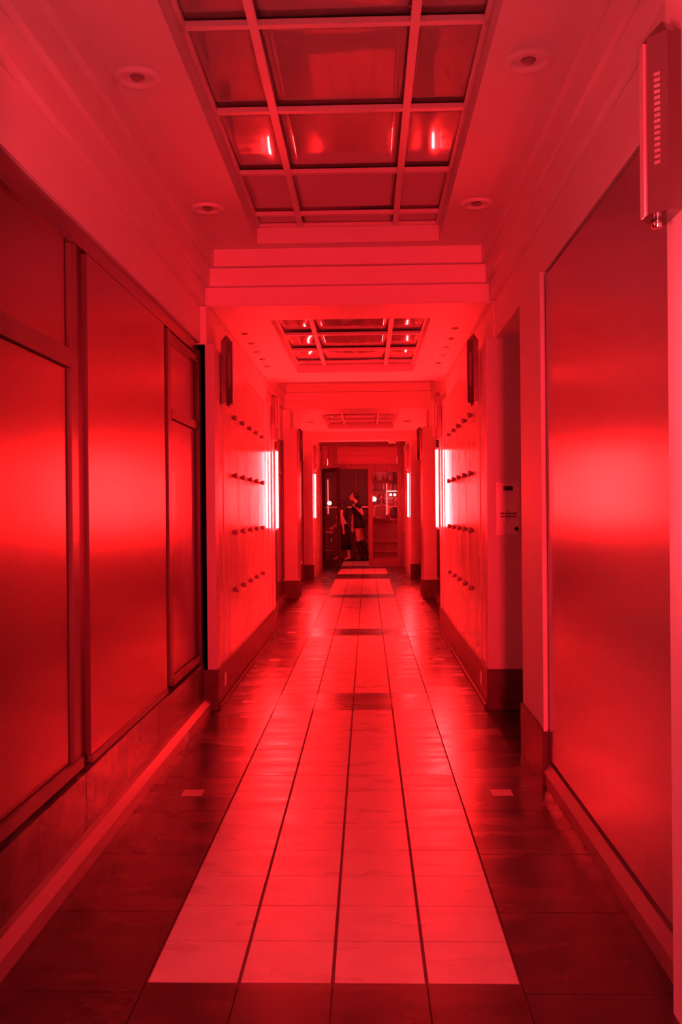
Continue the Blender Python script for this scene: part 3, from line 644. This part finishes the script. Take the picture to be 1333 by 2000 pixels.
def loft(secs, seg=24):
    """tube through (centre, rx, ry) sections, horizontal rings, metres"""
    bm = bmesh.new(); rings = []
    for c, rx, ry in secs: rings.append([bm.verts.new((c[0] + rx*math.cos(t*2*math.pi/seg), c[1] + ry*math.sin(t*2*math.pi/seg), c[2])) for t in range(seg)])
    for A, B in zip(rings, rings[1:]):
        for i in range(seg): bm.faces.new([A[i], A[(i+1)%seg], B[(i+1)%seg], B[i]])
    inner = [[bm.verts.new(Vector((c[0], c[1], v.co.z)) + (v.co - Vector((c[0], c[1], v.co.z)))*0.95) for v in R] for R, (c, rx, ry) in zip(rings, secs)]
    for A, B in zip(inner, inner[1:]):
        for i in range(seg): bm.faces.new([A[i], B[i], B[(i+1)%seg], A[(i+1)%seg]])
    for a, b in ((rings[0], inner[0]), (rings[-1], inner[-1])):
        for i in range(seg): bm.faces.new([a[i], b[i], b[(i+1)%seg], a[(i+1)%seg]])
    return bm

# --- taller woman in the black minidress
P = thing('person', 'tall woman in short black dress and knee-high boots, hand raised to chest', 'person', (-0.145*S, 28.6*S, 0.0))
bm = bmesh.new()
HC = (-0.128, 0.0, 1.655)
f, u, r = head_parts(bm, HC, (-1.0, -0.18, 0.22), (0.20, 0, 1))
chain(bm, [(-0.095, 0, 1.575), (-0.030, 0, 1.475)], [0.050, 0.055])
chain(bm, [(-0.030, -0.125, 1.455), (-0.030, 0.125, 1.455)], [0.055, 0.055])
ellipsoid(bm, Vector((-0.040, 0, 1.36)), (0.100, 0.150, 0.135)); ellipsoid(bm, Vector((-0.022, 0, 1.18)), (0.088, 0.120, 0.14))
ellipsoid(bm, Vector((0.015, 0, 1.00)), (0.112, 0.160, 0.13))
for q in (-1, 1): ellipsoid(bm, Vector((-0.115, q*0.07, 1.335)), (0.050, 0.058, 0.055))
chain(bm, [(0.005, -0.085, 0.95), (-0.015, -0.085, 0.75), (-0.005, -0.085, 0.52), (0.040, -0.085, 0.33), (0.060, -0.085, 0.10)], [0.095, 0.082, 0.056, 0.053, 0.036])
chain(bm, [(0.015, 0.085, 0.95), (0.020, 0.085, 0.75), (0.075, 0.085, 0.535), (0.160, 0.085, 0.36), (0.230, 0.085, 0.17)], [0.095, 0.082, 0.056, 0.053, 0.036])
foot(bm, (0.060, -0.085, 0.10), (-0.080, -0.105, 0.022)); foot(bm, (0.230, 0.085, 0.17), (0.150, 0.085, 0.022))
chain(bm, [(-0.005, -0.165, 1.455), (0.060, -0.200, 1.32), (0.110, -0.215, 1.205)], [0.050, 0.043, 0.036])
chain(bm, [(0.110, -0.215, 1.205), (0.020, -0.190, 1.30), (-0.055, -0.160, 1.385)], [0.036, 0.034, 0.024])
hand(bm, (-0.055, -0.160, 1.385), (-0.65, 0.35, 0.72), (-0.4, 0.9, 0.1), 0.95, 0.65)
chain(bm, [(-0.065, 0.165, 1.445), (-0.110, 0.195, 1.28), (-0.150, 0.205, 1.12)], [0.050, 0.043, 0.036])
chain(bm, [(-0.150, 0.205, 1.12), (-0.165, 0.195, 0.98), (-0.165, 0.180, 0.87)], [0.036, 0.034, 0.024])
hand(bm, (-0.165, 0.180, 0.87), (0.0, -0.05, -1), (0.2, -1, 0), 0.95, 0.45)
melt(bm, 'body', SKIN, P, 0.0065)
eyes(P, HC, f, u, r)
bm = bmesh.new()
ellipsoid(bm, Vector(HC) + u*0.036 - f*0.034, (0.088, 0.092, 0.088)); ellipsoid(bm, Vector(HC) - f*0.108 + u*0.020, (0.058, 0.058, 0.062)); ellipsoid(bm, Vector(HC) - f*0.130 - u*0.035, (0.042, 0.045, 0.055))
melt(bm, 'hair', HAIR, P, 0.009)
for q in (-1, 1):
    bm = bmesh.new(); ellipsoid(bm, Vector(HC) + r*0.082*q - u*0.04 - f*0.008, (0.008, 0.008, 0.011), None, 10, 8)
    link('earring', done(bm, smooth=True), CHROME, P)
DR = loft([((-0.030, 0, 1.490), 0.070, 0.120), ((-0.035, 0, 1.455), 0.095, 0.185), ((-0.055, 0, 1.38), 0.125, 0.178), ((-0.060, 0, 1.31), 0.130, 0.165), ((-0.030, 0, 1.20), 0.108, 0.140), ((-0.005, 0, 1.10), 0.118, 0.160),
         ((0.018, 0, 0.99), 0.136, 0.186), ((0.022, 0, 0.90), 0.142, 0.192), ((0.015, 0, 0.845), 0.145, 0.196)])
link('dress', done(DR, smooth=True), CLOTH_BLACK, P)
for c, e, q in (((-0.005, -0.160, 1.462), (0.035, -0.195, 1.385), 1), ((-0.065, 0.160, 1.452), (-0.088, 0.190, 1.37), 1)):
    bm = bmesh.new(); capsule(bm, c, e, 0.062, 0.055); melt(bm, 'cap_sleeve', CLOTH_BLACK, P, 0.010)
bm = bmesh.new()
chain(bm, [(0.005, -0.085, 0.49), (0.040, -0.085, 0.33), (0.060, -0.085, 0.10)], [0.060, 0.059, 0.042]); foot(bm, (0.060, -0.085, 0.11), (-0.088, -0.107, 0.030), 1.15); capsule(bm, (0.090, -0.085, 0.06), (0.090, -0.085, 0.012), 0.016, 0.010, 8); melt(bm, 'boot', LEATHER, P, 0.008, 2)
bm = bmesh.new()
chain(bm, [(0.088, 0.085, 0.505), (0.160, 0.085, 0.36), (0.230, 0.085, 0.17)], [0.060, 0.059, 0.042]); foot(bm, (0.230, 0.085, 0.18), (0.145, 0.085, 0.030), 1.15)
capsule(bm, (0.262, 0.085, 0.13), (0.275, 0.085, 0.08), 0.016, 0.010, 8)
melt(bm, 'boot', LEATHER, P, 0.008, 2)

# --- shorter woman with long hair, half hidden by the open leaf
P = thing('person', 'long-haired woman in pale top and long black skirt, walking behind the open leaf', 'person', (-0.575*S, 28.6*S, 0.0))
bm = bmesh.new()
HC = (-0.085, 0.0, 1.47)
f, u, r = head_parts(bm, HC, (-1.0, -0.05, -0.10), (0, 0, 1), 0.98)
chain(bm, [(-0.075, 0, 1.40), (-0.050, 0, 1.31)], [0.048, 0.052])
chain(bm, [(-0.060, -0.115, 1.285), (-0.060, 0.115, 1.285)], [0.050, 0.050])
ellipsoid(bm, Vector((-0.070, 0, 1.20)), (0.092, 0.140, 0.12)); ellipsoid(bm, Vector((-0.050, 0, 1.05)), (0.080, 0.115, 0.13)); ellipsoid(bm, Vector((-0.020, 0, 0.89)), (0.105, 0.155, 0.12))
for q in (-1, 1): ellipsoid(bm, Vector((-0.140, q*0.065, 1.18)), (0.046, 0.052, 0.050))
chain(bm, [(-0.015, -0.08, 0.86), (0.030, -0.08, 0.66), (0.065, -0.08, 0.47), (0.090, -0.08, 0.30), (0.115, -0.08, 0.105)], [0.090, 0.078, 0.052, 0.050, 0.033])
chain(bm, [(-0.030, 0.08, 0.86), (-0.100, 0.08, 0.67), (-0.150, 0.08, 0.48), (-0.150, 0.08, 0.30), (-0.165, 0.08, 0.10)], [0.090, 0.078, 0.052, 0.050, 0.033])
foot(bm, (0.115, -0.08, 0.105), (0.000, -0.095, 0.022), .95); foot(bm, (-0.165, 0.08, 0.10), (-0.300, 0.08, 0.022), .95)
chain(bm, [(-0.085, -0.150, 1.275), (-0.070, -0.190, 1.12), (-0.050, -0.200, 0.99)], [0.046, 0.040, 0.034])
chain(bm, [(-0.050, -0.200, 0.99), (-0.030, -0.195, 0.88), (-0.018, -0.180, 0.77)], [0.034, 0.032, 0.023])
hand(bm, (-0.018, -0.180, 0.77), (0.05, 0, -1), (0.1, 1, 0), 0.92, 0.8)
chain(bm, [(-0.060, 0.150, 1.275), (-0.110, 0.185, 1.12), (-0.150, 0.195, 1.00)], [0.046, 0.040, 0.034])
chain(bm, [(-0.150, 0.195, 1.00), (-0.220, 0.190, 0.93), (-0.290, 0.175, 0.88)], [0.034, 0.032, 0.023])
hand(bm, (-0.290, 0.175, 0.88), (-0.8, 0, -0.5), (0, -1, 0), 0.92, 0.5)
melt(bm, 'body', SKIN, P, 0.0065)
eyes(P, HC, f, u, r, .98)
bm = bmesh.new()
ellipsoid(bm, Vector(HC) + Vector((0.022, 0, 0.030)), (0.096, 0.090, 0.092))
chain(bm, [(-0.050, 0, 1.46), (-0.005, 0, 1.34), (0.035, 0, 1.20), (0.045, 0, 1.06)], [0.085, 0.092, 0.085, 0.045])
chain(bm, [(-0.070, -0.07, 1.44), (-0.040, -0.095, 1.32), (0.000, -0.105, 1.19), (0.030, -0.07, 1.08)], [0.035, 0.042, 0.040, 0.02])
chain(bm, [(-0.070, 0.07, 1.44), (-0.040, 0.095, 1.32), (0.000, 0.105, 1.19), (0.030, 0.07, 1.08)], [0.035, 0.042, 0.040, 0.02])
melt(bm, 'hair', HAIR, P, 0.010)
link('top', done(loft([((-0.060, 0, 1.300), 0.075, 0.125), ((-0.068, 0, 1.26), 0.098, 0.150), ((-0.085, 0, 1.19), 0.120, 0.150), ((-0.070, 0, 1.10), 0.105, 0.130), ((-0.050, 0, 1.00), 0.100, 0.132), ((-0.035, 0, 0.95), 0.112, 0.150)]), smooth=True), CLOTH_PALE, P)
link('belt', done(loft([((-0.045, 0, 0.985), 0.112, 0.148), ((-0.040, 0, 0.955), 0.116, 0.154)]), smooth=True), CLOTH_PALE, P)
link('skirt', done(loft([((-0.040, 0, 0.965), 0.112, 0.150), ((-0.020, 0, 0.88), 0.130, 0.182), ((-0.015, 0, 0.72), 0.145, 0.190), ((-0.010, 0, 0.50), 0.168, 0.190), ((-0.012, 0, 0.285), 0.195, 0.195)]), smooth=True), CLOTH_BLACK, P)
for (ax, y, tx) in ((0.115, -0.085, 0.0), (-0.165, 0.08, -0.30)):
    bm = bmesh.new()
    capsule(bm, (ax + 0.03, y, 0.062), (tx + 0.02, y, 0.012), 0.012, 0.012, 8); capsule(bm, (ax + 0.038, y, 0.055), (ax + 0.042, y, 0.010), 0.010, 0.007, 8)
    capsule(bm, (tx + 0.06, y - 0.035, 0.03), (tx + 0.06, y + 0.03, 0.03), 0.008, 0.008, 8); capsule(bm, (tx + 0.03, y, 0.012), (tx - 0.012, y, 0.012), 0.016, 0.012, 8)
    melt(bm, 'sandal', LEATHER, P, 0.007, 1)

# --- people behind the bar counter, seen through the glass
def patron(x, y, rz, label, cloth, hcol=HAIR, h=1.0, armup=0.0):
    p = thing('person', label, 'person', (x*S, y*S, 0), rz)
    bm = bmesh.new(); HC = (0, -0.02, 1.60*h)
    f, u, r = head_parts(bm, HC, (0, -1, -0.1), (0, 0, 1))
    chain(bm, [(0, 0, 1.53*h), (0, 0, 1.42*h)], [0.05, 0.055]); chain(bm, [(-0.14, 0, 1.40*h), (0.14, 0, 1.40*h)], [0.055, 0.055])
    ellipsoid(bm, Vector((0, 0, 1.28*h)), (0.165, 0.105, 0.16)); ellipsoid(bm, Vector((0, 0, 1.10*h)), (0.135, 0.095, 0.15)); ellipsoid(bm, Vector((0, 0, 0.93*h)), (0.165, 0.12, 0.13))
    for q in (-1, 1):
        chain(bm, [(q*0.09, 0, 0.90*h), (q*0.09, 0.0, 0.48*h), (q*0.10, 0.02, 0.09)], [0.09, 0.058, 0.036]); foot(bm, (q*0.10, 0.02, 0.09), (q*0.12, -0.14, 0.022))
        e = (q*0.215, -0.02, 1.13*h); wpt = (q*0.17, -0.24, 1.13*h + armup*(q > 0))
        chain(bm, [(q*0.175, 0, 1.39*h), e], [0.05, 0.036]); chain(bm, [e, wpt], [0.036, 0.024])
        hand(bm, wpt, (-q*0.3, -1, 0.1), (0, 0, -1), 0.95, 0.5)
    melt(bm, 'body', SKIN, p, 0.010); eyes(p, HC, f, u, r)
    bm = bmesh.new(); ellipsoid(bm, Vector(HC) + Vector((0, 0.035, 0.035)), (0.088, 0.092, 0.090)); ellipsoid(bm, Vector(HC) + Vector((0, 0.07, -0.05)), (0.075, 0.05, 0.10)); melt(bm, 'hair', hcol, p, 0.012)
    link('shirt', done(loft([((0, 0, 1.43*h), 0.10, 0.075), ((0, 0, 1.40*h), 0.19, 0.09), ((0, 0, 1.28*h), 0.185, 0.125), ((0, 0, 1.10*h), 0.155, 0.118), ((0, 0, 0.88*h), 0.185, 0.145)]), smooth=True), cloth, p)
    link('trousers', done(loft([((0, 0, 0.90*h), 0.18, 0.14), ((0, 0, 0.75*h), 0.195, 0.125), ((0, 0, 0.12), 0.17, 0.08)]), smooth=True), CLOTH_BLACK, p)
patron(0.56, 28.93, 0.1, 'person in a mid-toned shirt at the left of the bar, seen through door glass', CLOTH_RED, armup=0.12)
patron(1.02, 29.3, 0.0, 'person in dark clothes at the right of the bar, seen through door glass', CLOTH_BLACK, h=0.97)
# stools by the left wall of the room, seen through the open leaf
def stool(x, y, label):
    t = thing('bar_stool', label, 'stool', (x*S, y*S, 0), 0.3, 'stools in the bar room')
    link('seat', done(lathe([(0, 0.70), (0.16, 0.70), (0.18, 0.72), (0.18, 0.75), (0.15, 0.77), (0, 0.775)], 20), smooth=True), CLOTH_RED, t)
    for k in range(4):
        a = math.pi/4 + k*math.pi/2; link('leg', done(tube_along([(0.11*math.cos(a), 0.11*math.sin(a), 0.70), (0.19*math.cos(a), 0.19*math.sin(a), 0.0)], 0.011, 8), smooth=True), CHROME, t)
    pts = [(0.158*math.cos(a*math.pi/12), 0.158*math.sin(a*math.pi/12), 0.28) for a in range(25)]
    link('foot_ring', done(tube_along(pts, 0.007, 8), smooth=True), CHROME, t)
stool(-1.10, 28.4, 'round bar stool behind the glass of the open leaf')
# more lamps of the room; the pendant is added to light the bar
t = thing('fill_pendant', 'added pendant lamp lighting the bar, hidden behind the door head', 'lamp', (0.60*S, 27.4*S, 2.85*S))
link('lamp_globe', done(lathe([(0, 0.0)] + [(0.09*math.sin(math.pi*k/10), 0.09 - 0.09*math.cos(math.pi*k/10)) for k in range(1, 10)] + [(0, 0.18)], 16), smooth=True), mat('bar fill pendant glow', (.9,.8,.8), .4, emit=((1, .05, .06), 130.0)), t)
link('lamp_cord', done(tube_along([(0, 0, 0.18), (0, 0, (3.3 - 2.85)*S)], 0.006, 6)), BLACK, t)
t = thing('wall_light', 'thin vertical light line on the back wall behind the open leaf', 'wall light', (-1.12*S, 29.9*S, 1.42*S))
link('tube', done(lathe([(0, 0.0), (0.014, 0.0), (0.014, 0.93), (0, 0.93)], 12), smooth=True), mat('thin lamp glow', (.9,.8,.8), .4, emit=((1, .10, .11), 3.5)), t)
link('end_cap', done(lathe([(0, -0.03), (0.018, -0.03), (0.018, 0.0), (0, 0)], 12), smooth=True), CHROME, t); link('end_cap', done(lathe([(0, 0.93), (0.018, 0.93), (0.018, 0.96), (0, 0.96)], 12), smooth=True), CHROME, t)
globe(-1.05, 29.2, 1.68, 0.060, 'round glowing globe behind the glass of the open leaf')
